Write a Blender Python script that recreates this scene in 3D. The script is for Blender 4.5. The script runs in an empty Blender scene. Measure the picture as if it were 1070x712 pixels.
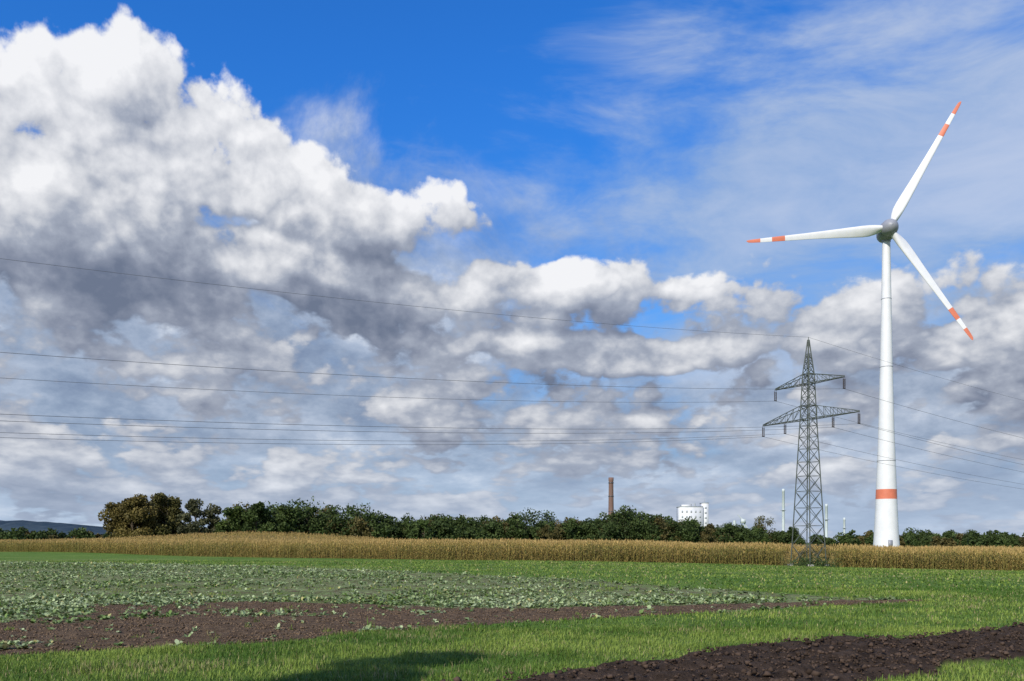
import bpy, math, numpy as np
from mathutils import Vector, Matrix
R = np.random.default_rng(7)
scene = bpy.context.scene
scene.view_settings.view_transform = 'Standard'
scene.view_settings.look = 'None'
scene.view_settings.exposure = 0
SUN = Vector((-0.45, -0.75, 0.60)).normalized()
EYE = 2.2

# ------------------------------------------------------------------ utils
def sst(a, b, x):
    t = np.clip((x - a) / (b - a), 0, 1)
    return t * t * (3 - 2 * t)

def hsh(i, j, s):
    h = (i.astype(np.int64) * 374761393 + j.astype(np.int64) * 668265263 + s * 1274126177) & 0xffffffff
    h = ((h ^ (h >> 13)) * 1274126177) & 0xffffffff
    h = (h ^ (h >> 16)) & 0xffff
    return h / 65535.0

def vn(x, y, s=0):
    x = np.asarray(x, float); y = np.asarray(y, float)
    i = np.floor(x); j = np.floor(y)
    u = x - i; v = y - j
    u = u * u * (3 - 2 * u); v = v * v * (3 - 2 * v)
    a = hsh(i, j, s); b = hsh(i + 1, j, s); c = hsh(i, j + 1, s); d = hsh(i + 1, j + 1, s)
    return (a * (1 - u) + b * u) * (1 - v) + (c * (1 - u) + d * u) * v

def fbm(x, y, s=0, o=4):
    t = 0; a = 0.5
    for k in range(o):
        t = t + a * vn(x * 2 ** k, y * 2 ** k, s + k * 17); a *= 0.5
    return t

def terrain(x, y):
    x = np.asarray(x, float); y = np.asarray(y, float)
    z = -1.07 * sst(0, 65, x) * sst(30, 95, y) * (1 - sst(150, 420, y))
    z = z + 2.3 * np.exp(-((x + 62) / 30) ** 2 - ((y - 210) / 34) ** 2)
    z = z + 0.10 * (fbm(x / 14, y / 14, 3) - 0.47) * sst(6, 20, np.hypot(x, y))
    return z

def inpoly(x, y, poly):
    c = np.zeros(x.shape, bool)
    n = len(poly)
    for i in range(n):
        x1, y1 = poly[i]; x2, y2 = poly[(i + 1) % n]
        if y1 == y2: continue
        c ^= ((y1 > y) != (y2 > y)) & (x < (x2 - x1) * (y - y1) / (y2 - y1) + x1)
    return c

CROP = [(-130, 118), (-59, 99), (-20.7, 79), (3.7, 50.8), (9.7, 40.4), (13.4, 34.6), (15.7, 32.6), (.7, 24.0),
        (-3.2, 21.3), (-5.4, 18.9), (-9.8, 16.5), (-40, -2), (-120, -20)]
SOIL = [(-60, 4), (-13.4, 22.5), (-13.4, 25.4), (-14.4, 30.5), (-10.3, 32.5), (-4.5, 30), (-.5, 28.7),
        (3.5, 29.6), (16.2, 33.2), (15.7, 32.4), (.7, 23.8), (-3.2, 21.1), (-5.4, 18.7), (-9.8, 16.2), (-40, -3)]
PLOW = [(-5, 10), (.38, 13.7), (2.95, 16.1), (6.6, 18.9), (12.9, 21.8), (30, 31), (60, 47), (62, 44), (30, 29.0), (9.7, 16.4),
        (6, 13.7), (-3, 7.1)]

def masks(x, y):
    jx = x + 1.1 * (fbm(x / 1.6, y / 1.6, 40, 3) - .44); jy = y + 1.1 * (fbm(x / 1.6, y / 1.6, 60, 3) - .44)
    plow = inpoly(jx, jy, PLOW)
    crop = inpoly(jx, jy, CROP) & ~plow
    k = 1.6
    jx2 = x + k * 2 * (fbm(x / 3, y / 2, 80, 3) - .44); jy2 = y + k * (fbm(x / 3, y / 2, 90, 3) - .44)
    soil = inpoly(jx2, jy2, SOIL) & crop
    return crop, soil, plow

class B:
    def __init__(s): s.V = []; s.F = []; s.C = []; s.M = []; s.n = 0
    def add(s, V, F, C, m=0):
        V = np.asarray(V, float).reshape(-1, 3); F = np.asarray(F, int).reshape(-1, 4)
        C = np.asarray(C, float)
        if C.ndim == 1: C = np.tile(C, (len(V), 1))
        s.V.append(V); s.F.append(F + s.n); s.C.append(C); s.M.append(np.full(len(F), m)); s.n += len(V)
    def strips(s, P, az, el, L, W, droop, nseg, col, prof=None, m=0, tipcol=None):
        n = len(P)
        if n == 0: return
        t = np.linspace(0, 1, nseg + 1)
        if prof is None: prof = np.interp(t, [0, .4, 1], [.6, 1, .08])
        f = lambda a: np.broadcast_to(np.asarray(a, float), (n,))
        az, el, L, W, droop = map(f, (az, el, L, W, droop))
        d = np.stack([np.cos(az), np.sin(az)], 1)
        h = (L * np.cos(el))[:, None] * t
        z = (L * np.sin(el))[:, None] * t - (droop * L)[:, None] * t ** 2
        C = P[:, None, :] + np.concatenate([d[:, None, :] * h[..., None], z[..., None]], 2)
        side = np.stack([-d[:, 1], d[:, 0], 0 * d[:, 0]], 1)[:, None, :] * (W[:, None] * prof * .5)[..., None]
        V = np.stack([C - side, C + side], 2)
        base = (np.arange(n) * (nseg + 1) * 2)[:, None] + np.arange(nseg) * 2
        F = np.stack([base, base + 1, base + 3, base + 2], 2).reshape(-1, 4)
        col = np.broadcast_to(np.asarray(col, float), (n, 3))
        cc = np.repeat(col[:, None, :], (nseg + 1) * 2, 1)
        if tipcol is not None:
            tt = np.repeat(t, 2)[None, :, None]
            cc = cc * (1 - tt) + np.asarray(tipcol) * tt
        s.add(V.reshape(-1, 3), F, cc.reshape(-1, 3), m)
    def quads(s, P, size, col, m=0, flat=0.0):
        n = len(P)
        a = R.normal(size=(n, 3)); a /= np.linalg.norm(a, axis=1)[:, None]
        b = R.normal(size=(n, 3)); b = np.cross(a, b); b /= np.linalg.norm(b, axis=1)[:, None]
        size = np.broadcast_to(size, (n,))[:, None]
        k = R.uniform(.5, 1, (n, 1))
        a = a * size * .5; b = b * size * .5 * k
        V = np.stack([P - a, P - b * .8 + a * .1, P + a, P + b], 1)
        F = np.arange(n * 4).reshape(n, 4)
        col = np.broadcast_to(np.asarray(col, float), (n, 3))
        s.add(V.reshape(-1, 3), F, np.repeat(col, 4, 0), m)
    def clods(s, P, size, col, m=0):
        n = len(P)
        c = np.array([(x, y, z) for z in (-1, 1) for (x, y) in ((-1, -1), (1, -1), (1, 1), (-1, 1))], float)
        V = c[None] * R.uniform(.45, 1.0, (n, 8, 3)) * size[:, None, None] * .5
        q, _ = np.linalg.qr(R.normal(size=(n, 3, 3)))
        V = np.einsum('nij,nkj->nki', q, V) * [1, 1, .75] + P[:, None, :]
        f = np.array([(0, 3, 2, 1), (4, 5, 6, 7), (0, 1, 5, 4), (1, 2, 6, 5), (2, 3, 7, 6), (3, 0, 4, 7)])
        F = (np.arange(n) * 8)[:, None, None] + f
        s.add(V.reshape(-1, 3), F.reshape(-1, 4), np.repeat(col, 8, 0), m)
    def tube(s, p0, p1, r0, r1, col, n=6, m=0, caps=False):
        p0 = np.array(p0, float); p1 = np.array(p1, float); d = p1 - p0; d = d / (np.linalg.norm(d) + 1e-9)
        u = np.cross(d, [0, 0, 1.0] if abs(d[2]) < .9 else [1.0, 0, 0]); u /= np.linalg.norm(u); v = np.cross(d, u)
        a = np.linspace(0, 2 * np.pi, n, endpoint=False) + np.pi / 4
        ring = np.outer(np.cos(a), u) + np.outer(np.sin(a), v)
        V = np.concatenate([p0 + ring * r0, p1 + ring * r1])
        i = np.arange(n); j = (i + 1) % n
        F = np.stack([i, j, j + n, i + n], 1)
        s.add(V, F, col, m)
    def box(s, lo, hi, col=(1, 1, 1), m=0):
        x0, y0, z0 = lo; x1, y1, z1 = hi
        V = [(x0, y0, z0), (x1, y0, z0), (x1, y1, z0), (x0, y1, z0), (x0, y0, z1), (x1, y0, z1), (x1, y1, z1), (x0, y1, z1)]
        F = [(0, 3, 2, 1), (4, 5, 6, 7), (0, 1, 5, 4), (1, 2, 6, 5), (2, 3, 7, 6), (3, 0, 4, 7)]
        s.add(V, F, col, m)
    def make(s, name, mats, parent=None, smooth=False, origin=None):
        V = np.concatenate(s.V); F = np.concatenate(s.F); C = np.concatenate(s.C); Mi = np.concatenate(s.M)
        if origin is not None: V = V - np.array(origin)
        me = bpy.data.meshes.new(name)
        me.vertices.add(len(V)); me.vertices.foreach_set('co', V.astype(np.float32).ravel())
        me.loops.add(F.size); me.loops.foreach_set('vertex_index', F.astype(np.int32).ravel())
        me.polygons.add(len(F)); me.polygons.foreach_set('loop_start', np.arange(0, F.size, 4, dtype=np.int32))
        me.polygons.foreach_set('loop_total', np.full(len(F), 4, np.int32))
        me.polygons.foreach_set('material_index', Mi.astype(np.int32))
        if smooth: me.polygons.foreach_set('use_smooth', np.ones(len(F), bool))
        me.update(calc_edges=True)
        at = me.color_attributes.new('col', 'FLOAT_COLOR', 'POINT')
        at.data.foreach_set('color', np.concatenate([C, np.ones((len(C), 1))], 1).astype(np.float32).ravel())
        for m in (mats if isinstance(mats, (list, tuple)) else [mats]): me.materials.append(m)
        ob = bpy.data.objects.new(name, me); scene.collection.objects.link(ob)
        if origin is not None: ob.location = origin
        if parent: ob.parent = parent
        return ob

def empty(name, loc=(0, 0, 0)):
    e = bpy.data.objects.new(name, None); e.location = loc; scene.collection.objects.link(e); return e

# ------------------------------------------------------------------ node helper
class G:
    def __init__(s, t): s.t = t
    def n(s, typ, **k):
        nd = s.t.nodes.new(typ)
        for a, b in k.items(): setattr(nd, a, b)
        return nd
    def put(s, sock, v):
        if v is None: return
        if isinstance(v, bpy.types.NodeSocket): s.t.links.new(v, sock)
        else: sock.default_value = v
    def m(s, op, a, b=None, c=None, clamp=False):
        nd = s.n('ShaderNodeMath', operation=op, use_clamp=clamp)
        s.put(nd.inputs[0], a); s.put(nd.inputs[1], b); s.put(nd.inputs[2], c); return nd.outputs[0]
    def v(s, op, a, b=None):
        nd = s.n('ShaderNodeVectorMath', operation=op)
        s.put(nd.inputs[0], a); s.put(nd.inputs[1], b)
        return nd.outputs['Value'] if op in ('LENGTH', 'DOT_PRODUCT') else nd.outputs[0]
    def xyz(s, a, b, c):
        nd = s.n('ShaderNodeCombineXYZ'); s.put(nd.inputs[0], a); s.put(nd.inputs[1], b); s.put(nd.inputs[2], c); return nd.outputs[0]
    def noise(s, vec, scale, detail=4, rough=.5, col=False, dist=0):
        nd = s.n('ShaderNodeTexNoise'); s.put(nd.inputs['Vector'], vec)
        nd.inputs['Scale'].default_value = scale; nd.inputs['Detail'].default_value = detail
        nd.inputs['Roughness'].default_value = rough; nd.inputs['Distortion'].default_value = dist
        return nd.outputs['Color' if col else 0]
    def mr(s, x, a, b, c=0., d=1., smooth=True):
        nd = s.n('ShaderNodeMapRange', interpolation_type='SMOOTHSTEP' if smooth else 'LINEAR')
        for i, q in enumerate((x, a, b, c, d)): s.put(nd.inputs[i], q)
        return nd.outputs[0]
    def mix(s, f, a, b, mode='MIX'):
        nd = s.n('ShaderNodeMix', data_type='RGBA', blend_type=mode)
        s.put(nd.inputs[0], f)
        for k, q in ((6, a), (7, b)):
            if isinstance(q, tuple): q = (*q[:3], 1)
            s.put(nd.inputs[k], q)
        return nd.outputs[2]
    def ramp(s, f, pts):
        nd = s.n('ShaderNodeValToRGB'); s.put(nd.inputs[0], f)
        e = nd.color_ramp.elements
        while len(e) < len(pts): e.new(.5)
        for q, (p, c) in zip(e, pts): q.position = p; q.color = (*c, 1)
        return nd.outputs[0]

def material(name, fn, rough=.8, spec=.2, transl=0, bump=None):
    m = bpy.data.materials.new(name); m.use_nodes = True
    t = m.node_tree; g = G(t)
    bs = t.nodes['Principled BSDF']; out = t.nodes['Material Output']
    bs.inputs['Roughness'].default_value = rough; bs.inputs['Specular IOR Level'].default_value = spec
    c = fn(g)
    g.put(bs.inputs['Base Color'], (*c, 1) if isinstance(c, tuple) else c)
    if bump:
        h = bump[0](g); b = g.n('ShaderNodeBump'); b.inputs['Strength'].default_value = bump[1]; b.inputs['Distance'].default_value = bump[2]
        g.put(b.inputs['Height'], h); g.put(bs.inputs['Normal'], b.outputs[0])
    if transl:
        tr = g.n('ShaderNodeBsdfTranslucent'); g.put(tr.inputs[0], c if not isinstance(c, tuple) else (*c, 1))
        mx = g.n('ShaderNodeMixShader'); mx.inputs[0].default_value = transl
        t.links.new(bs.outputs[0], mx.inputs[1]); t.links.new(tr.outputs[0], mx.inputs[2]); t.links.new(mx.outputs[0], out.inputs[0])
    return m

def pos(g): return g.n('ShaderNodeNewGeometry').outputs['Position']
def attr(g):
    a = g.n('ShaderNodeAttribute'); a.attribute_name = 'col'; return a.outputs[0]
def noisy(col, amt=.25, scale=1.0):
    def f(g):
        n = g.noise(pos(g), scale, 4, .6)
        k = g.mr(n, .3, .7, 1 - amt, 1 + amt, False)
        return g.v('MULTIPLY', g.xyz(*col), g.xyz(k, k, k))
    return f
M_leaf = material('leaf_material', attr, .65, .2, .2)
M_bark = material('bark_material', noisy((.09, .07, .05), .4, 3), .9)
M_steel = material('galvanised_green_steel', noisy((.075, .09, .08), .3, 2), .6, .4)
M_wire = material('aluminium_wire', noisy((.10, .105, .12), .2, 1), .5, .4)
M_white = material('white_gelcoat', noisy((.66, .67, .70), .05, .35), .4, .4)
M_red = material('orange_red_marking', noisy((.58, .17, .10), .1, .5), .45, .4)
M_hub = material('grey_hub_paint', noisy((.25, .26, .30), .12, .6), .45, .4)
M_dark = material('dark_glass', noisy((.05, .06, .07), .2, 1), .3, .5)

# ------------------------------------------------------------------ GROUND
def axis(lo, hi, st, far0, far1, gr=1.055):
    a = list(np.arange(lo, hi, st)); s = st; p = []
    x = lo
    while x > far0: s = min(s * gr, 200); x -= s; p.append(x)
    s = st; q = []; x = a[-1]
    while x < far1: s = min(s * gr, 200); x += s; q.append(x)
    return np.array(p[::-1] + a + q)
ax = axis(-14, 20, .09, -4500, 4500); ay = axis(11, 34, .09, -600, 6000, 1.05)
X, Y = np.meshgrid(ax, ay)
Z = terrain(X, Y)
crop, soil, plow = masks(X, Y)
u = (X * .555 - Y * .832)
def plowz(X, Y): return .07 * np.sin((X * .555 - Y * .832) * 2 * np.pi / .85 + 2.2 * fbm(X / 2, Y / 2, 5)) * (.5 + vn(X / 1.3, Y / 1.3, 77))
near = sst(60, 30, Y)
Z = Z + np.where(plow, plowz(X, Y) + .15 * (fbm(X / .26, Y / .26, 9, 4) - .4) + .10 * (vn(X / .9, Y / .9, 12) - .3) , 0) * near
Z = Z + np.where(soil, .05 * np.sin(u * 2 * np.pi / .6) * vn(X, Y, 2) + .10 * (fbm(X / .25, Y / .25, 19, 3) - .44), 0) * near
Z = Z + np.where(crop & ~soil, .06 * (fbm(X / .5, Y / .5, 29, 2) - .4), 0) * near
ny, nx = X.shape
idx = np.arange(nx * ny).reshape(ny, nx)
F = np.stack([idx[:-1, :-1], idx[:-1, 1:], idx[1:, 1:], idx[1:, :-1]], -1).reshape(-1, 4)
b = B(); b.add(np.stack([X, Y, Z], -1).reshape(-1, 3), F,
              np.stack([crop.astype(float), soil.astype(float), plow.astype(float)], -1).reshape(-1, 3))
def ground_col(g):
    p = pos(g); a = g.n('ShaderNodeSeparateColor'); g.put(a.inputs[0], attr(g))
    n1 = g.noise(p, .12, 5, .6); n2 = g.noise(p, 3.0, 6, .7); n3 = g.noise(p, .6, 5, .65)
    n6 = g.noise(g.v('MULTIPLY', p, (.03, .09, 1.)), 1.0, 4, .6)
    grass = g.mix(g.mr(n1, .35, .65), (.085, .160, .026), (.155, .240, .045))
    grass = g.mix(g.mr(n2, .35, .7), grass, (.07, .125, .022))
    grass = g.mix(g.mr(n3, .55, .75, 0, .6), grass, (.20, .26, .065))
    grass = g.mix(g.mr(n6, .52, .64, 0, .5), grass, (.20, .235, .075))
    earth = g.mix(g.mr(n2, .3, .7), (.075, .050, .033), (.155, .108, .070))
    pl = g.mix(g.mr(n2, .3, .7), (.030, .020, .014), (.078, .054, .040))
    n4 = g.noise(p, 1.7, 5, .8); n5 = g.noise(p, .22, 4, .6)
    cropc = g.mix(g.mr(n4, .40, .56), earth, g.mix(g.mr(n5, .4, .6), (.15, .21, .065), (.23, .285, .12)))
    c = g.mix(a.outputs[0], grass, cropc); c = g.mix(a.outputs[1], c, earth); c = g.mix(a.outputs[2], c, pl)
    return c
M_ground = material('field_ground', ground_col, .95, .1, bump=(lambda g: g.noise(pos(g), 11, 5, .8), 1.0, .08))
b.make('ground', M_ground, smooth=True)

b = B()
x = R.uniform(-3, 32, 60000); y = R.uniform(11, 34, 60000)
c, s_, p = masks(x, y)
k = p; x, y = x[k], y[k]; n = len(x)
sz = R.uniform(.02, .055, n) + .09 * R.uniform(0, 1, n) ** 8
P = np.stack([x, y, terrain(x, y) + .04 + plowz(x, y) + R.uniform(-.03, .06, n)], 1)
b.clods(P, sz, np.array([.058, .040, .030]) * R.uniform(.55, 1.6, (n, 1)))
x = R.uniform(-20, 16, 60000); y = R.uniform(11, 34, 60000)
c, s_, p = masks(x, y); k = s_; x, y = x[k], y[k]; n = len(x)
P = np.stack([x, y, terrain(x, y) + .01], 1)
b.clods(P, R.uniform(.02, .07, n), np.array([.115, .080, .053]) * R.uniform(.5, 1.5, (n, 1)))
b.make('soil_clods', material('clod_earth', attr, .95, .1))

# ------------------------------------------------------------------ GRASS
def scatter(n, y0, y1, k=.68):
    y = np.sqrt(R.uniform(y0 ** 2, y1 ** 2, n)); x = R.uniform(-1, 1, n) * (k * y + 2); return x, y
def edge_y(x):
    return np.interp(x, [-200, -113, -77, -50, -32, 0, 58, 160], [260, 190, 160, 135, 122, 104, 98, 93])
b = B()
for (n, y0, y1, h, w) in ((230000, 11, 22, .115, .013), (150000, 21, 42, .12, .027), (90000, 40, 104, .13, .085)):
    x, y = scatter(n, y0, y1)
    c, s_, p = masks(x, y)
    d = fbm(x / .5, y / .5, 71, 3); d2 = fbm(x / 2.2, y / 1.4, 171, 3)
    keep = (~c & ~p) | (c & ~s_ & (d > .62)) | (s_ & (d > .72)) | (p & (d > .77))
    keep &= (y < edge_y(x)) & (R.uniform(0, 1, n) < .30 + 1.4 * np.clip(d - .12, 0, 1))
    x, y, d, d2 = x[keep], y[keep], d[keep], d2[keep]; n = len(x)
    P = np.stack([x, y, terrain(x, y) - .01], 1)
    t = np.clip(fbm(x / 2.6, y / 1.6, 101, 4) * 2.6 - .78 + R.normal(0, .22, n), 0, 1)[:, None]
    col = np.array([.065, .135, .018]) * (1 - t) + np.array([.235, .31, .060]) * t
    dry = R.uniform(0, 1, n) < .06 + .28 * (d2 > .58)
    col[dry] = np.array([.36, .32, .15]) * R.uniform(.6, 1.1, (dry.sum(), 1))
    hh = h * R.uniform(.4, 1.25, n) * (.35 + .9 * d + .9 * d2)
    tuft = vn(x / .9, y / .9, 333) > .86
    hh = hh * np.where(tuft, 1.7, 1.)
    b.strips(P, R.uniform(0, 6.28, n), R.uniform(.7, 1.5, n), hh, w * R.uniform(.6, 1.3, n), R.uniform(0, .45, n), 2, col)
b.make('field_grass', M_leaf)

# ------------------------------------------------------------------ CROP ROSETTES
b = B()
ud = np.array([.832, .555]); vd = np.array([-.555, .832])
def crop_pts(n, y0, y1, pk, ps):
    x, y = scatter(n, y0, y1)
    kx = x * ud[0] + y * ud[1]; kv = np.round((x * vd[0] + y * vd[1]) / .7) * .7 + R.normal(0, .08, len(x))
    x, y = kx * ud[0] + kv * vd[0], kx * ud[1] + kv * vd[1]
    c, s_, p = masks(x, y); q = fbm(x / 3, y / 3, 140, 3); r = R.uniform(0, 1, len(x))
    keep = c & ((~s_ & (r < pk * np.clip(.15 + 3.2 * (q - .31), .10, 1))) | (s_ & (r < ps * (.15 + 2.5 * (q > .56)))))
    return x[keep], y[keep]
x1, y1 = crop_pts(46000, 30, 100, 1., .3); x2, y2 = crop_pts(26000, 12, 34, .9, .16)
x = np.concatenate([x1, x2]); y = np.concatenate([y1, y2])
n = len(x); P0 = np.stack([x, y, terrain(x, y)], 1)
sz = (.5 + .8 * R.uniform(0, 1, n) ** 1.6) * (.8 + y / 190)
tone = np.clip(R.normal(.5, .28, n) + (fbm(x / 6, y / 6, 150, 3) - .44) * 1.5, 0, 1)[:, None]
for k in range(8):
    col = np.array([.145, .225, .060]) * (1 - tone) + np.array([.41, .48, .27]) * tone
    col = col * R.uniform(.7, 1.2, (n, 1))
    yel = R.uniform(0, 1, n) < .05
    col[yel] = (.46, .42, .18)
    b.strips(P0, R.uniform(0, 6.28, n), R.uniform(.35, 1.25, n), .22 * sz * R.uniform(.6, 1.2, n), .105 * sz * R.uniform(.6, 1.2, n),
             R.uniform(.2, .7, n), 3, col, prof=np.array([.25, .8, 1, .25]))
b.make('leafy_crop_plants', M_leaf)

# ------------------------------------------------------------------ MAIZE
PYL = (35.1, 102.0)
b = B()
def maize(x, y, full):
    n = len(x)
    ok = (np.hypot(x - PYL[0], (y - PYL[1]) * .8) > 3.0); x, y = x[ok], y[ok]; n = len(x)
    z = terrain(x, y); H = 2.35 * R.uniform(.80, 1.12, n) * (.93 + .16 * fbm(x / 5, y / 5, 200, 2) * 2 - .07)
    P = np.stack([x, y, z], 1)
    T = np.clip(fbm(x / 5, y / 7, 210, 3) * 2.2 - .5 + R.normal(0, .22, n), 0, 1)[:, None]
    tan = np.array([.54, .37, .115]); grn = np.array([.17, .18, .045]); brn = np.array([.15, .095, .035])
    shade = R.uniform(.75, 1.12, (n, 1))
    nl = 10 if full else 5
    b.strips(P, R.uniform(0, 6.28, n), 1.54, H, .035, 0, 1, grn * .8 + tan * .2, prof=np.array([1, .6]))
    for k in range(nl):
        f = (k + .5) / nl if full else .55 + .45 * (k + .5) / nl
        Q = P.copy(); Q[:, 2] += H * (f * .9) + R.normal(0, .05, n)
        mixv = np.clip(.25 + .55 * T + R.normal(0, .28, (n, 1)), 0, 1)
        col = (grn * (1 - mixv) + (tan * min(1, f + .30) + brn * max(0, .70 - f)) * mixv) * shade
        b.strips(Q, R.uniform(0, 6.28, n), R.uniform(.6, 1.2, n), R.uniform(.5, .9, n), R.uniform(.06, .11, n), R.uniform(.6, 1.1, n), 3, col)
    for k in range(4):
        Q = P.copy(); Q[:, 2] += H * .93
        b.strips(Q, R.uniform(0, 6.28, n), R.uniform(1.0, 1.5, n), R.uniform(.28, .42, n), .05, .1, 1,
                 np.array([.55, .39, .15]) * R.uniform(.6, 1.1, (n, 1)), prof=np.array([1, .5]))
for r in range(7):
    xs = np.arange(-118, 82, .22 if r < 3 else .26); xs = xs + R.normal(0, .06, len(xs))
    maize(xs, edge_y(xs) + .2 + r * .72 + R.normal(0, .10, len(xs)) + .8 * (fbm(xs / 3, xs * 0, 55, 3) - .4), True)
n = 30000
x = R.uniform(-135, 90, n); y = edge_y(x) + 5 + R.uniform(0, 1, n) ** 1.2 * np.where(x < 10, 95, 50)
k = (np.abs(x) < .68 * y)
maize(x[k], y[k], False)
b.make('maize_field', M_leaf)
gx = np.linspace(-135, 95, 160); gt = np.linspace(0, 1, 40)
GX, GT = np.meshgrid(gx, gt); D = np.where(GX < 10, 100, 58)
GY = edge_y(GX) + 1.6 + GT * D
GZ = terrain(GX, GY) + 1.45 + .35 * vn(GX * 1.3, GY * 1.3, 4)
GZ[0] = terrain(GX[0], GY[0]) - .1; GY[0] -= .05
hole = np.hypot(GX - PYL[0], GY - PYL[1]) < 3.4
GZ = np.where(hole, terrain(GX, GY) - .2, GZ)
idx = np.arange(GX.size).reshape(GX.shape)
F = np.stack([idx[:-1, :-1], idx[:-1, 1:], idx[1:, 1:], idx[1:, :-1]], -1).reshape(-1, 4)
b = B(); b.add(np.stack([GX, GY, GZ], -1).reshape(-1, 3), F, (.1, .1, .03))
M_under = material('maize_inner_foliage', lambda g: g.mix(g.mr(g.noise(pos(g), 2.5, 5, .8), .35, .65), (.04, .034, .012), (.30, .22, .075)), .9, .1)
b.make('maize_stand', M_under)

# ------------------------------------------------------------------ TREES
def tree(b, x, y, H, rad, c0, c1, nleaf=900, leaf=.7, base=.18, conic=0., z0=None):
    z0 = float(terrain(x, y)) if z0 is None else z0
    p0 = np.array([x, y, z0 - .2])
    mid = p0 + [R.normal(0, .03) * H, R.normal(0, .03) * H, H * .45]
    top = p0 + [R.normal(0, .04) * H, R.normal(0, .04) * H, H * .88]
    tr = .022 * H
    bc = (.09, .07, .05)
    b.tube(p0, mid, tr, tr * .65, bc, 8, 1); b.tube(mid, top, tr * .65, tr * .15, bc, 6, 1)
    nc = int(R.integers(22, 30))
    for k in range(nc):
        f = (k + R.uniform(0, 1)) / nc
        zz = base + (1 - base) * f * .93
        env = math.sin(math.pi * min(1, max(0.02, (.20 + f * .76)))) ** .5
        env = env * (1 - conic) + conic * (1.08 - f)
        a = R.uniform(0, 6.28); rr = rad * env * math.sqrt(R.uniform(.02, .75))
        c = p0 + [rr * math.cos(a), rr * math.sin(a), H * zz]
        cr = rad * R.uniform(.30, .48) * (1 - .45 * conic * f - .12 * f)
        st = p0 + (mid - p0) * min(1, zz * 1.6) if zz < .6 else mid + (top - mid) * (zz - .55)
        b.tube(st, c, tr * .28, tr * .06, bc, 5, 1)
        m = max(8, int(nleaf / nc * R.uniform(.7, 1.3)))
        d = R.normal(size=(m, 3)); d /= np.linalg.norm(d, axis=1)[:, None]
        Q = c + d * (cr * R.uniform(.25, 1.12, m) ** .7)[:, None] * [1, 1, .8]
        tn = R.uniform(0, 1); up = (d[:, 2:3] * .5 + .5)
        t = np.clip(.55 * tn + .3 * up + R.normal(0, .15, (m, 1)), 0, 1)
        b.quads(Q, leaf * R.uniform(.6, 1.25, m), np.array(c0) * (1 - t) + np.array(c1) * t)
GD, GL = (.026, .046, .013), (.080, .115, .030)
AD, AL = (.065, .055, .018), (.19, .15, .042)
for nm, x, y, H, r, a, c, nl in (
        ('autumn_oak_tree', -162, 355, 18, 7.5, AD, AL, 9000), ('autumn_oak_tree', -153, 350, 20.5, 8.5, AD, AL, 11000),
        ('autumn_oak_tree', -144, 358, 21.5, 8.5, (.055, .055, .018), (.155, .14, .042), 11000),
        ('autumn_oak_tree', -149, 366, 21.5, 9, AD, (.16, .13, .04), 10000),
        ('autumn_oak_tree', -157, 364, 19.5, 8, AD, (.17, .14, .04), 9000),
        ('birch_tree', -130, 352, 20, 5.8, (.05, .055, .03), (.14, .14, .07), 4800),
        ('birch_tree', -124, 356, 17.5, 5.2, (.05, .055, .03), (.14, .14, .07), 4200),
        ('lime_tree', -113, 350, 16.5, 6.5, GD, (.11, .15, .035), 7000), ('lime_tree', -103, 348, 18, 7, GD, GL, 8000),
        ('lime_tree', -93, 352, 17, 6.5, GD, GL, 7000)):
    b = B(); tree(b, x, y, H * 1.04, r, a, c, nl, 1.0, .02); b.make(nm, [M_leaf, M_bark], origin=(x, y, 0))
b = B()
def belt(x0, x1, y, hs, n, leaf=1.25, nleaf=1500, au=.13, rk=.46, dy=22, under=True):
    def one(n, k, nl):
        for x in np.linspace(x0, x1, n):
            xx = x + R.normal(0, abs(x1 - x0) / n * .45); f = (xx - x0) / (x1 - x0)
            H = float(np.interp(f, np.linspace(0, 1, len(hs)), hs)) * R.uniform(.76, 1.15) * k
            au_ = R.uniform() < au
            c0, c1 = ((.045, .048, .018), (.15, .12, .04)) if au_ else (GD, tuple(np.array(GL) * R.uniform(.65, 1.25)))
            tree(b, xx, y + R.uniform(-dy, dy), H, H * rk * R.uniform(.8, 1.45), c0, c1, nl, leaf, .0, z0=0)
    one(n, 1, nleaf)
    if under: one(int(n * 1.5), .74, nleaf)
belt(-360, -205, 420, (12, 11, 10.5, 9, 9), 30, 1.2, 900)
belt(-205, -140, 430, (9, 10, 12), 12, 1.2, 1100)
belt(-130, -20, 420, (18, 20, 20.5, 18.5, 16, 15, 15), 32)
belt(-60, 60, 480, (15.5, 15.5, 16.5, 17.5, 18, 18), 36)
belt(50, 122, 490, (18.5, 20.5, 20.5, 17, 13, 12), 24)
belt(80, 165, 500, (13, 12, 11, 11, 9), 22)
belt(150, 265, 430, (6, 6, 7, 6, 6), 30, 1.0, 700)
belt(225, 400, 560, (9.5, 10, 9, 9.5, 10, 9), 44, 1.2, 700)
belt(-220, -90, 500, (13, 13, 14), 26, 1.2, 900)
tree(b, 147, 500, 17, 8, AD, (.13, .13, .045), 2400, .9, .06, z0=0)
b.make('distant_treeline', [M_leaf, M_bark])

b = B(); tree(b, -9.9, 1.9, 12.3, 2.6, GD, GL, 9000, .28, .12, conic=.55); b.make('shadow_caster_tree', [M_leaf, M_bark], origin=(-9.9, 1.9, 0))  # out-of-frame tree, added to throw the dark shadow onto the near verge

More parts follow.
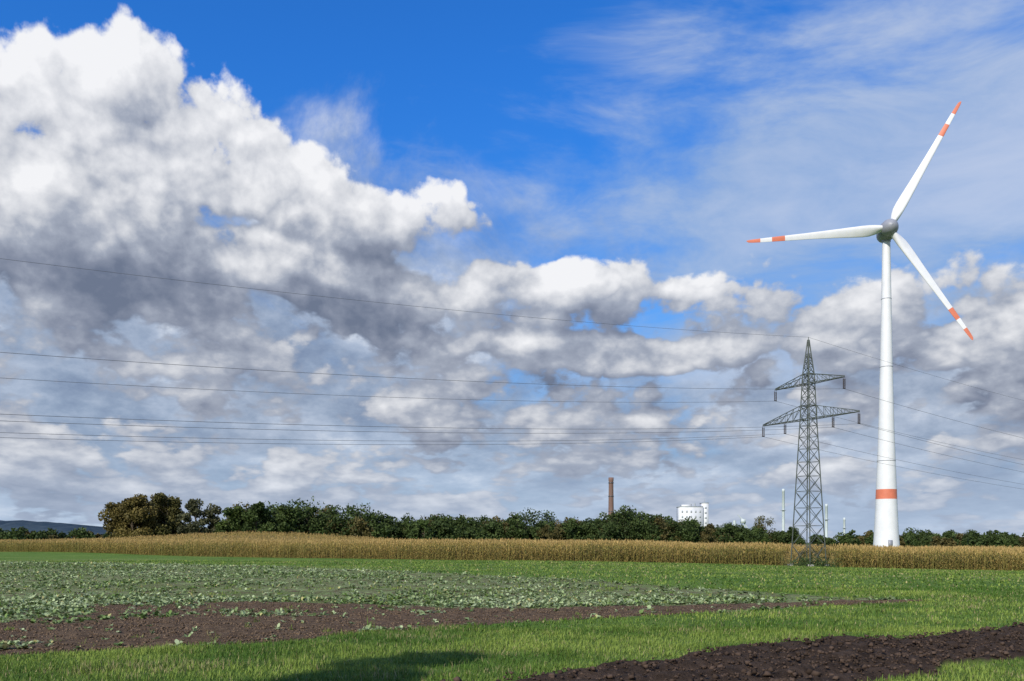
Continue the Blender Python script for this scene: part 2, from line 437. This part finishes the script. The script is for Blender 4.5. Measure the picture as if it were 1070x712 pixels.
b = B()
for k in range(60):
    x = PYL[0] + R.normal(0, 1.1); y = PYL[1] - 1.6 + R.normal(0, .8); z = float(terrain(x, y))
    m = 40; Q = np.array([x, y, z]) + np.abs(R.normal(0, 1, (m, 3))) * [.3, .3, .55] * np.where(R.uniform(size=(m, 3)) < .5, [-1, -1, 1], [1, 1, 1])
    b.quads(Q, .16, np.array([.05, .08, .025]) * R.uniform(.7, 1.6, (m, 1)))
b.make('bramble_bush', M_leaf)

b = B()
hx = np.linspace(-3600, -1100, 400); prof = 2.2 + 78 * sst(-1150, -1900, hx) + 16 * (fbm(hx / 260, hx * 0, 5, 4) - .4)
rows_ = []
for k, (dy_, f) in enumerate(((0, 0), (60, .55), (200, .9), (380, 1.0), (900, .8))):
    rows_.append(np.stack([hx, 2900 + dy_ + 0 * hx, np.maximum(0, prof * f + (9 * vn(hx / 14, hx * 0 + k, 8) if f else -5))], 1))
V = np.concatenate(rows_); n = len(hx); idx = np.arange(len(V)).reshape(-1, n)
F = np.stack([idx[:-1, :-1], idx[:-1, 1:], idx[1:, 1:], idx[1:, :-1]], -1).reshape(-1, 4)
b.add(V, F, (0, 0, 0))
M_hill = material('hazy_forest', lambda g: g.mix(g.mr(g.noise(pos(g), .02, 5, .7), .35, .65), (.035, .058, .085), (.055, .078, .10)), 1, 0)  # distance haze is tinted into these bluish base colours
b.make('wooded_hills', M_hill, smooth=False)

# ------------------------------------------------------------------ WIND TURBINE
TX, TY = 115.6, 266.0
TZ = float(terrain(TX, TY)); HUB = 98.0
e = empty('wind_turbine', (TX, TY, TZ))
def revolve(profile, n, axis_m=None):
    a = np.linspace(0, 2 * np.pi, n, endpoint=False)
    V = np.concatenate([np.stack([r * np.cos(a), r * np.sin(a), h + 0 * a], 1) for r, h in profile])
    F = []
    for k in range(len(profile) - 1):
        i = np.arange(n); j = (i + 1) % n
        F.append(np.stack([i, j, j + n, i + n], 1) + k * n)
    return V, np.concatenate(F)
hs = [0, .6, 4, 8, 13, 16.2, 16.2001, 19.2, 19.2001, 28, 40, 57, 75, HUB - TZ - 3.0]
rs = [3.95, 3.9, 3.65, 3.45, 3.22, 3.1, 3.1, 3.0, 3.0, 2.65, 2.25, 1.85, 1.5, 1.15]
V, F = revolve(list(zip(rs, hs)), 48)
b = B()
b.add(V, F, (1, 1, 1)); b.M[-1][6 * 48:7 * 48] = 1
for z, r in ((28, 2.68), (57, 1.88), (78, 1.48)):
    V, F = revolve([(r - .05, z - .1), (r + .03, z - .08), (r + .03, z + .08), (r - .05, z + .1)], 48); b.add(V, F, (1, 1, 1), 2)
b.box((-1.0, -4.0, 1.2), (.2, -3.6, 3.6), m=2)
for k in range(5): b.box((-1.2, -4.1 - .3 * (5 - k), 0), (.4, -4.1 - .3 * (4 - k) - .01, .24 * (k + 1)), m=2)
b.make('tower', [M_white, M_red, M_hub], e, smooth=False)
for p in e.children[0].data.polygons: p.use_smooth = p.area > .05 and abs(p.normal.z) < .3
axd = Vector((-.16, -1, .03)).normalized()
rt = axd.cross(Vector((0, 0, 1))).normalized() * -1
if rt.x < 0: rt = -rt
up = axd.cross(rt); up = up if up.z > 0 else -up
rotm = np.array([rt[:], up[:], axd[:]])
hubc = np.array([0, 0, HUB - TZ]) + np.array(axd[:]) * 3.6
def loc(V): return np.asarray(V) @ rotm + hubc
b = B()
prof = [(.02, 3.1), (.7, 2.95), (1.5, 2.45), (2.2, 1.5), (2.55, .3), (2.6, -.6), (2.5, -.9)]
V, F = revolve(prof, 32); b.add(loc(V), F, (1, 1, 1))
prof = [(2.5, -1.05), (2.75, -1.6), (2.8, -3), (2.6, -5), (2.1, -7), (1.3, -8.8), (.5, -9.7), (.02, -9.9)]
V, F = revolve(prof, 32); b.add(loc(V), F, (1, 1, 1), 1)
V, F = revolve([(2.35, -.85), (2.35, -1.1)], 32); b.add(loc(V), F, (1, 1, 1), 2)
b.tube(loc([0, 2.6, -6]), loc([0, 4.2, -6]), .07, .05, (1, 1, 1), 6, 1)
b.tube(loc([.5, 2.5, -6.6]), loc([.5, 3.6, -6.6]), .12, .12, (1, 1, 1), 6, 1)
b.tube((0, 0, HUB - TZ - 3.1), (0, 0, HUB - TZ - 1.0), 1.25, 1.5, (1, 1, 1), 24, 1)
b.make('nacelle_and_hub', [M_hub, M_hub, M_dark], e, smooth=True)
sec_r = [1.8, 2.8, 4.2, 6, 8, 11, 15, 20, 25, 30, 31.6, 31.601, 35.6, 35.601, 39.2, 39.201, 41.5, 42.8, 43.3, 43.5]
chord = np.interp(sec_r, [1.8, 2.8, 4.2, 6, 8, 11, 15, 20, 25, 30, 36, 41, 43, 43.5], [1.9, 2.1, 2.8, 3.3, 3.35, 3.1, 2.7, 2.3, 1.95, 1.7, 1.4, 1.1, .8, .15])
thick = np.interp(sec_r, [1.8, 2.8, 4.2, 8, 15, 30, 43.5], [1.9, 1.9, 1.5, .95, .55, .3, .06])
for ib, ang in enumerate((61.5, 183.2, 303.6)):
    a = math.radians(ang); dv = np.array([math.cos(a), math.sin(a), 0]); tv = np.array([-math.sin(a), math.cos(a), 0]); wv = np.array([0, 0, 1.])
    b = B(); rings = []
    th = np.linspace(0, 2 * np.pi, 16, endpoint=False)
    for r, c, t in zip(sec_r, chord, thick):
        tw = math.radians(np.interp(r, [2, 8, 20, 43], [24, 18, 8, 1]))
        cx = np.cos(th) * c / 2; tz = np.sin(th) * t / 2 * (1 + .55 * np.cos(th))
        off = -(c - 1.9) * .22
        ca = (cx + off) * math.cos(tw) - tz * math.sin(tw); cz = (cx + off) * math.sin(tw) + tz * math.cos(tw)
        rings.append(dv * r * .975 + np.outer(-ca, tv) + np.outer(cz, wv) + wv * (r * .012))
    V = np.concatenate(rings); n = 16; F = []
    for k in range(len(rings) - 1):
        i = np.arange(n); j = (i + 1) % n; F.append(np.stack([i, j, j + n, i + n], 1) + k * n)
    F = np.concatenate(F); b.add(loc(V), F, (1, 1, 1))
    mid = np.repeat([.5 * (sec_r[k] + sec_r[k + 1]) for k in range(len(sec_r) - 1)], n)
    b.M[-1][:] = (((mid > 31.6) & (mid < 35.6)) | (mid > 39.2)).astype(int)
    b.make('blade_%d' % (ib + 1), [M_white, M_red], e, smooth=True)

# ------------------------------------------------------------------ PYLON
ld = np.array([.855, .518, 0]); cd = np.array([.518, -.855, 0])
def build_pylon(name, px, py, link=None):
    gz = float(terrain(px, py)) if link is None else 0
    if link is not None:
        o = empty(name, (px, py, float(terrain(px, py))))
        for ch in link.children:
            c = ch.copy(); scene.collection.objects.link(c); c.parent = o
        return o
    e = empty(name, (px, py, gz))
    H = 26.2 - gz; zl, zl2, zu, zu2 = 16.8 - gz, 18.4 - gz, 21.0 - gz, 22.1 - gz
    hw = lambda z: float(np.interp(z, [0, zl, zu2, H - .6, H], [1.42, .66, .47, .1, .06]))
    C = (1, 1, 1)
    def pt(i, z): s = [(1, 1), (1, -1), (-1, -1), (-1, 1)][i]; return (ld * s[0] + cd * s[1]) * hw(z) + [0, 0, z]
    b = B()
    beam = lambda p, q, r: b.tube(p, q, r, r, C, 4)
    lv = [0]
    while lv[-1] < H - 1.2: lv.append(lv[-1] + max(.75, hw(lv[-1]) * 1.75))
    lv = [z for z in lv if z < H - 1]; lv.append(H)
    for k in range(len(lv) - 1):
        z0, z1 = lv[k], lv[k + 1]
        for i in range(4):
            j = (i + 1) % 4
            beam(pt(i, z0), pt(i, z1), .07)
            beam(pt(i, z0), pt(j, z1), .033); beam(pt(j, z0), pt(i, z1), .033)
            if k: beam(pt(i, z0), pt(j, z0), .03)
    b.tube((0, 0, H - .2), (0, 0, H + .35), .07, .03, C, 6)
    for z in (zl, zl2, zu, zu2):
        for i in range(4): beam(pt(i, z), pt((i + 1) % 4, z), .055)
    b.make('lattice_body', M_steel, e)
    att = []
    for tag, z0, z1, L, nseg in (('lower_crossarm', zl, zl2, 6.95, 6), ('upper_crossarm', zu, zu2, 5.0, 4)):
        b = B()
        for s in (-1, 1):
            tip = cd * s * L + [0, 0, z0]
            def q(sl, f, top):
                st = ld * sl * hw(z0) + cd * s * hw(z0) + [0, 0, z1 if top else z0]
                en = tip + ld * sl * .08 + [0, 0, .12 if top else 0]
                return st * (1 - f) + en * f
            for sl in (-1, 1):
                for k in range(nseg):
                    f0, f1 = k / nseg, (k + 1) / nseg
                    beam(q(sl, f0, 0), q(sl, f1, 0), .055); beam(q(sl, f0, 1), q(sl, f1, 1), .05)
                    beam(q(sl, f0, 1), q(sl, f1, 0), .03)
                    beam(q(sl, f1, 1), q(sl, f1, 0), .028)
                    beam(q(sl, f0, 0), q(-sl, f1, 0), .026)
                    beam(q(sl, f1, 0), q(-sl, f1, 0), .026) if sl > 0 else None
            for d in ((L, 3.5) if 'low' in tag else (L,)):
                att.append(cd * s * d + [0, 0, z0])
        b.make(tag, M_steel, e)
    b = B()
    for a in att:
        for sx in (-.13, .13):
            p = a + ld * sx
            b.tube(p, p - [0, 0, .2], .02, .02, C, 5)
            for k in range(9):
                zz = .22 + k * .12
                b.tube(p - [0, 0, zz], p - [0, 0, zz + .06], .035, .085, C, 8); b.tube(p - [0, 0, zz + .06], p - [0, 0, zz + .12], .085, .03, C, 8)
        b.tube(a - ld * .2 - [0, 0, 1.34], a + ld * .2 - [0, 0, 1.34], .05, .05, C, 6)
    b.make('insulator_strings', M_insul, e)
    b = B()
    for i in range(4):
        p = pt(i, 0); b.box(p - [.35, .35, .6], p + [.35, .35, .25])
    b.make('concrete_feet', M_conc, e)
    return e, att, H, gz
M_insul = material('brown_porcelain', noisy((.07, .055, .05), .2, 3), .3, .5)
M_conc = material('concrete', noisy((.35, .34, .32), .2, 2), .9, .2)
e0, att, H, gz = build_pylon('lattice_pylon', *PYL)
SP = 232.
P = np.array([PYL[0], PYL[1], gz])
P2 = P - ld * SP; P3 = P + ld * SP
P2[2] = float(terrain(P2[0], P2[1])); P3[2] = float(terrain(P3[0], P3[1]))
build_pylon('lattice_pylon', P2[0], P2[1], e0); build_pylon('lattice_pylon', P3[0], P3[1], e0)
pe = empty('overhead_power_line', (0, 0, 0))
b = B()
tops = [(a - [0, 0, 1.36], 6.0, .017) for a in att] + [(np.array([0, 0, H + .3]), 5.4, .014)]
for w, (a, sag, r) in enumerate(tops):
    for Q0, Q1 in ((P, P2), (P, P3)):
        n = 60; t = np.linspace(0, 1, n + 1)
        pts = (Q0 + a) * (1 - t)[:, None] + (Q1 + a) * t[:, None]; pts[:, 2] -= 4 * sag * t * (1 - t)
        for k in range(n): b.tube(pts[k], pts[k + 1], r, r, (1, 1, 1), 5)
b.make('wires', M_wire, pe)

# ------------------------------------------------------------------ INDUSTRY ON THE HORIZON
def brick(g):
    nd = g.n('ShaderNodeTexBrick'); g.put(nd.inputs['Vector'], pos(g)); nd.inputs['Scale'].default_value = 1
    nd.inputs['Color1'].default_value = (.20, .115, .095, 1); nd.inputs['Color2'].default_value = (.15, .09, .078, 1); nd.inputs['Mortar'].default_value = (.2, .16, .14, 1)
    return nd.outputs[0]
M_brick = material('brick', brick, .9)
M_wall = material('white_render', noisy((.60, .62, .65), .08, .2), .8)
M_grey = material('grey_cladding', noisy((.33, .36, .38), .12, .2), .7)
M_pale = material('pale_steel', noisy((.50, .56, .57), .08, .2), .5, .4)
e = empty('brick_chimney', (103.5, 900, 0))
b = B(); V, F = revolve([(3.4, 0), (3.0, 20), (2.4, 66), (2.7, 67), (2.7, 70), (2.2, 70), (2.1, 69)], 20); b.add(V, F, (1, 1, 1)); b.make('shaft', M_brick, e, smooth=False)
b = B()
for z in (34, 50, 64): V, F = revolve([(2.85, z), (2.95, z + .1), (2.95, z + .7), (2.8, z + .8)], 20); b.add(V, F, (1, 1, 1))
b.make('iron_bands', M_dark, e)
e = empty('grain_silo_building', (187, 900, 0))
b = B(); b.box((-13, -8, 0), (11, 10, 39)); b.box((11.003, -6, 0), (17, 8, 43)); b.box((-10, -5, 39.003), (-1, 5, 41.5))
b.make('walls', M_wall, e)
b = B()
for r in range(6):
    for c in range(5): b.box((-11.3 + c * 4.6, -8.12, 6 + r * 5.4), (-9.8 + c * 4.6, -7.98, 8.2 + r * 5.4))
for r in range(7): b.box((13, -6.12, 6 + r * 5.2), (15, -5.98, 7.8 + r * 5.2))
b.make('windows', M_grey, e)
b = B(); b.box((-13.3, -8.3, 39.02), (11.0, 10.3, 39.6)); b.box((10.8, -6.3, 43.02), (17.3, 8.3, 43.6))
b.tube((14, 0, 43.6), (14, 0, 48), .25, .15, (1, 1, 1)); b.tube((4, 0, 39), (4, 0, 43), .8, .8, (1, 1, 1), 8); b.tube((0, 2, 39), (0, 2, 42.5), 1, 1, (1, 1, 1), 8)
for k in range(5): b.tube((12 + 1.2 * k, -6, 43.6), (12 + 1.2 * k, -6, 44.8), .06, .06, (1, 1, 1), 4)
b.make('roof_edges', M_grey, e)
for nm, x, y, h, r in (('steel_chimney', 189, 600, 39.5, 1.0), ('steel_chimney', 219, 600, 29, 1.0), ('steel_chimney', 231.5, 600, 19.5, .8)):
    e = empty(nm, (x, y, 0)); b = B(); V, F = revolve([(r * 1.4, 0), (r * 1.3, 4), (r, 5), (r * .85, h - 2), (r * .95, h - 1.9), (r * .95, h), (r * .6, h)], 16); b.add(V, F, (1, 1, 1)); b.make('shaft', M_pale, e)
    b = B(); V, F = revolve([(r * .9, h * .62), (r * 1.9, h * .62), (r * 1.9, h * .62 + .25), (r * .9, h * .62 + .25)], 16); b.add(V, F, (1, 1, 1)); b.make('platform', M_grey, e)
e = empty('loading_crane', (161, 600, 0)); b = B()
for s in (-1, 1):
    b.tube((s * 1.2, 0, 0), (s * .8, 0, 16), .35, .3, (1, 1, 1), 4)
for k in range(6): b.tube((-1.1, 0, 2.5 * k), (1, 0, 2.5 * k + 2.5), .15, .15, (1, 1, 1), 4)
b.box((-1.6, -1.2, 15.5), (1.6, 1.2, 18.5)); b.tube((0, 0, 17), (6.5, 0, 7), .4, .25, (1, 1, 1), 4); b.tube((0, 0, 18), (-3.8, 0, 21.5), .4, .25, (1, 1, 1), 4); b.tube((-3.8, 0, 21.5), (6.5, 0, 7), .1, .1, (1, 1, 1), 4)
b.tube((-6, 0, 0), (-6, 0, 17.5), 1.1, 1.0, (1, 1, 1), 10)
b.make('crane_frame', M_pale, e)

# ------------------------------------------------------------------ SKY
w = bpy.data.worlds.new('World'); scene.world = w; w.use_nodes = True
try: w.cycles.sampling_method = 'NONE'
except Exception as ex: print(ex)
def pa(px, py):
    A = math.atan((px - 535) / 900); return A, (567 - py) / 900 * math.cos(A)
gt_ = bpy.data.node_groups.new('cloud_field', 'ShaderNodeTree')
gt_.interface.new_socket('Vector', in_out='INPUT', socket_type='NodeSocketVector')
gt_.interface.new_socket('Density', in_out='OUTPUT', socket_type='NodeSocketFloat')
g = G(gt_); gi = g.n('NodeGroupInput'); go = g.n('NodeGroupOutput')
dv = g.v('NORMALIZE', gi.outputs[0])
sp = g.n('ShaderNodeSeparateXYZ'); g.put(sp.inputs[0], dv)
x, y, z = sp.outputs
A = g.m('ARCTAN2', x, y); h = g.m('MAXIMUM', g.m('SQRT', g.m('ADD', g.m('MULTIPLY', x, x), g.m('MULTIPLY', y, y))), .02)
E = g.m('DIVIDE', z, h)
lz = g.m('MULTIPLY', g.m('LOGARITHM', g.m('ADD', g.m('MAXIMUM', z, 0.), .13), math.e), .52)
nc = g.xyz(x, y, lz)
wn = g.noise(nc, 4.2, 2, .55, col=True)
wv_ = g.v('MULTIPLY', g.v('SUBTRACT', wn, (.5, .5, .5)), (.18, .12, 0))
Pv = g.v('ADD', g.xyz(A, E, 0.), wv_)
cov = None
blobs = [(125, 130, 150, 98), (60, 210, 200, 76), (275, 195, 150, 66), (400, 215, 100, 46), (150, 66, 52, 46),
         (320, 290, 210, 48), (560, 292, 130, 32), (700, 287, 75, 18), (-190, 200, 200, 140), (980, 345, 180, 30), (640, 365, 210, 32)]
for (px, py, rx, ry) in blobs:
    a_, e_ = pa(px, py)
    ln = g.v('LENGTH', g.v('MULTIPLY', g.v('SUBTRACT', Pv, (a_, e_, 0)), (900 / rx, 900 / ry, 0)))
    val = g.m('MULTIPLY', g.m('SUBTRACT', 1., ln), min(1.5, (rx + ry) / 2 / 75))
    cov = val if cov is None else g.m('SMOOTH_MAX', cov, val, .22)
for (a_, e_, rx, ry) in ((2.2, .5, .6, .3), (-2.4, .6, .6, .3), (3.0, .9, .4, .3)):
    ln = g.v('LENGTH', g.v('MULTIPLY', g.v('SUBTRACT', Pv, (a_, e_, 0)), (1 / rx, 1 / ry, 0)))
    cov = g.m('MAXIMUM', cov, g.m('SUBTRACT', 1., ln))
sepP = g.n('ShaderNodeSeparateXYZ'); g.put(sepP.inputs[0], Pv)
bank = g.m('MINIMUM', g.m('DIVIDE', g.m('SUBTRACT', .30, sepP.outputs[1]), .11), .15)
cov = g.m('SMOOTH_MAX', g.m('MINIMUM', cov, .62), bank, .08)
cov = g.m('MAXIMUM', cov, -1.1)
n1 = g.noise(nc, 7.5, 7, .58)
n2 = g.noise(g.v('ADD', nc, g.v('MULTIPLY', wn, (.1, .1, .1))), 13, 3, .55)
bil = g.m('ABSOLUTE', g.m('SUBTRACT', n2, .5))
D = g.m('ADD', cov, g.m('MULTIPLY', g.m('SUBTRACT', n1, .5), 2.9))
D = g.m('ADD', D, g.m('MULTIPLY', g.m('SUBTRACT', .09, bil), -1.9))
g.put(go.inputs[0], D)

t = w.node_tree; t.nodes.clear(); g = G(t)
d0 = g.n('ShaderNodeTexCoord').outputs['Generated']
def field(off):
    nd = g.n('ShaderNodeGroup'); nd.node_tree = gt_
    g.put(nd.inputs[0], g.v('ADD', d0, off)); return nd.outputs[0]
D0 = field((0, 0, 0)); D1 = field((-.012, 0, .014)); D2 = field((-.028, 0, .045))
sp = g.n('ShaderNodeSeparateXYZ'); g.put(sp.inputs[0], d0); z = sp.outputs[2]
A_ = g.m('ARCTAN2', sp.outputs[0], sp.outputs[1])
alpha = g.mr(D0, -.03, .22)
l1 = g.m('MULTIPLY', g.m('SUBTRACT', D0, D1), .34)
l2 = g.m('MULTIPLY', g.m('SUBTRACT', D0, D2), .32)
hi = g.m('MULTIPLY', g.mr(z, .27, .40), g.mr(A_, .05, -.25, .3, 1.))
base = g.m('ADD', .485, g.m('MULTIPLY', hi, .30))
br = g.m('ADD', g.m('SUBTRACT', base, g.mr(D2, .3, 1.4, 0, .31)), g.m('ADD', l1, l2))
ccol = g.ramp(g.m('MAXIMUM', g.m('MINIMUM', br, 1.), 0.), [(0, (.15, .185, .27)), (.28, (.245, .28, .37)), (.5, (.37, .41, .50)), (.75, (.65, .67, .72)), (1, (.91, .915, .94))])
ccol = g.mix(g.mr(z, .13, .0, 0, .62), ccol, (.42, .52, .69))
# continuous stratocumulus deck behind the puffs
lz2 = g.m('LOGARITHM', g.m('ADD', g.m('MAXIMUM', z, 0.), .10), math.e)
dc = g.xyz(sp.outputs[0], sp.outputs[1], g.m('MULTIPLY', lz2, .50))
dn = g.noise(dc, 3.8, 7, .60, dist=.35)
top = g.mr(A_, -.20, .30, .365, .26)
dk = g.mr(g.m('ADD', g.m('MULTIPLY', g.m('SUBTRACT', top, z), 3.4), g.m('MULTIPLY', g.m('SUBTRACT', dn, .5), 2.4)), -.10, .48, 0, .94)
dn2 = g.noise(dc, 10, 6, .62)
dcol = g.ramp(g.m('ADD', g.m('MULTIPLY', dn2, .65), g.m('MULTIPLY', dn, .35)), [(.38, (.20, .255, .375)), (.47, (.30, .37, .495)), (.56, (.45, .52, .645)), (.65, (.73, .77, .84))])
dcol = g.mix(g.mr(z, .15, .0, 0, .6), dcol, (.46, .58, .77))
# high veil
vec = g.v('MULTIPLY', d0, (1.2, 1.2, 3.6))
vn1 = g.noise(g.v('ADD', vec, g.v('MULTIPLY', g.noise(vec, 1.6, 2, .5, col=True), (.5, .5, .5))), 2.2, 7, .60)
bias = g.m('ADD', g.mr(A_, -.2, .30, -.15, .11), g.mr(z, .49, .38, -.06, .07))
va = g.mr(g.m('ADD', vn1, bias), .43, .70, 0, .82)
vcol = g.mix(g.mr(vn1, .4, .7), (.29, .43, .67), (.56, .63, .76))
sky = g.n('ShaderNodeTexSky', sky_type='NISHITA'); sky.sun_disc = False
sky.sun_elevation = math.asin(SUN.z); sky.sun_rotation = math.atan2(SUN.x, SUN.y)
sky.air_density = 1.0; sky.dust_density = .3; sky.ozone_density = 3.0
tint = g.mix(g.mr(z, .15, .5), (.46, 1.0, 1.5), (.27, 1.06, 2.05))
skyc = g.mix(1., sky.outputs[0], tint, 'MULTIPLY')
bg1 = g.n('ShaderNodeBackground'); g.put(bg1.inputs[0], skyc); bg1.inputs[1].default_value = .10
def bg(c):
    q = g.n('ShaderNodeBackground'); g.put(q.inputs[0], c); q.inputs[1].default_value = 1; return q.outputs[0]
def ms(f, a, b_):
    q = g.n('ShaderNodeMixShader'); g.put(q.inputs[0], f); t.links.new(a, q.inputs[1]); t.links.new(b_, q.inputs[2]); return q.outputs[0]
s = ms(va, bg1.outputs[0], bg(vcol)); s = ms(dk, s, bg(dcol)); s = ms(g.m('MULTIPLY', alpha, .985), s, bg(ccol))
out = g.n('ShaderNodeOutputWorld'); t.links.new(s, out.inputs[0])

# ------------------------------------------------------------------ SUN + CAMERA
L = bpy.data.lights.new('sun', 'SUN'); L.energy = 4.8; L.angle = math.radians(.5); L.color = (1, .94, .83)
lo = bpy.data.objects.new('sun', L); lo.rotation_euler = SUN.to_track_quat('Z', 'Y').to_euler(); lo.location = (-30, -50, 60); scene.collection.objects.link(lo)
cam = bpy.data.cameras.new('camera'); co = bpy.data.objects.new('camera', cam); scene.collection.objects.link(co)
co.location = (0, 0, EYE); co.rotation_euler = (math.radians(90), 0, 0)
cam.sensor_width = 36; cam.lens = 36 * 900 / 1070; cam.shift_y = (567 - 356) / 1070; cam.clip_end = 12000; cam.clip_start = .1
scene.camera = co
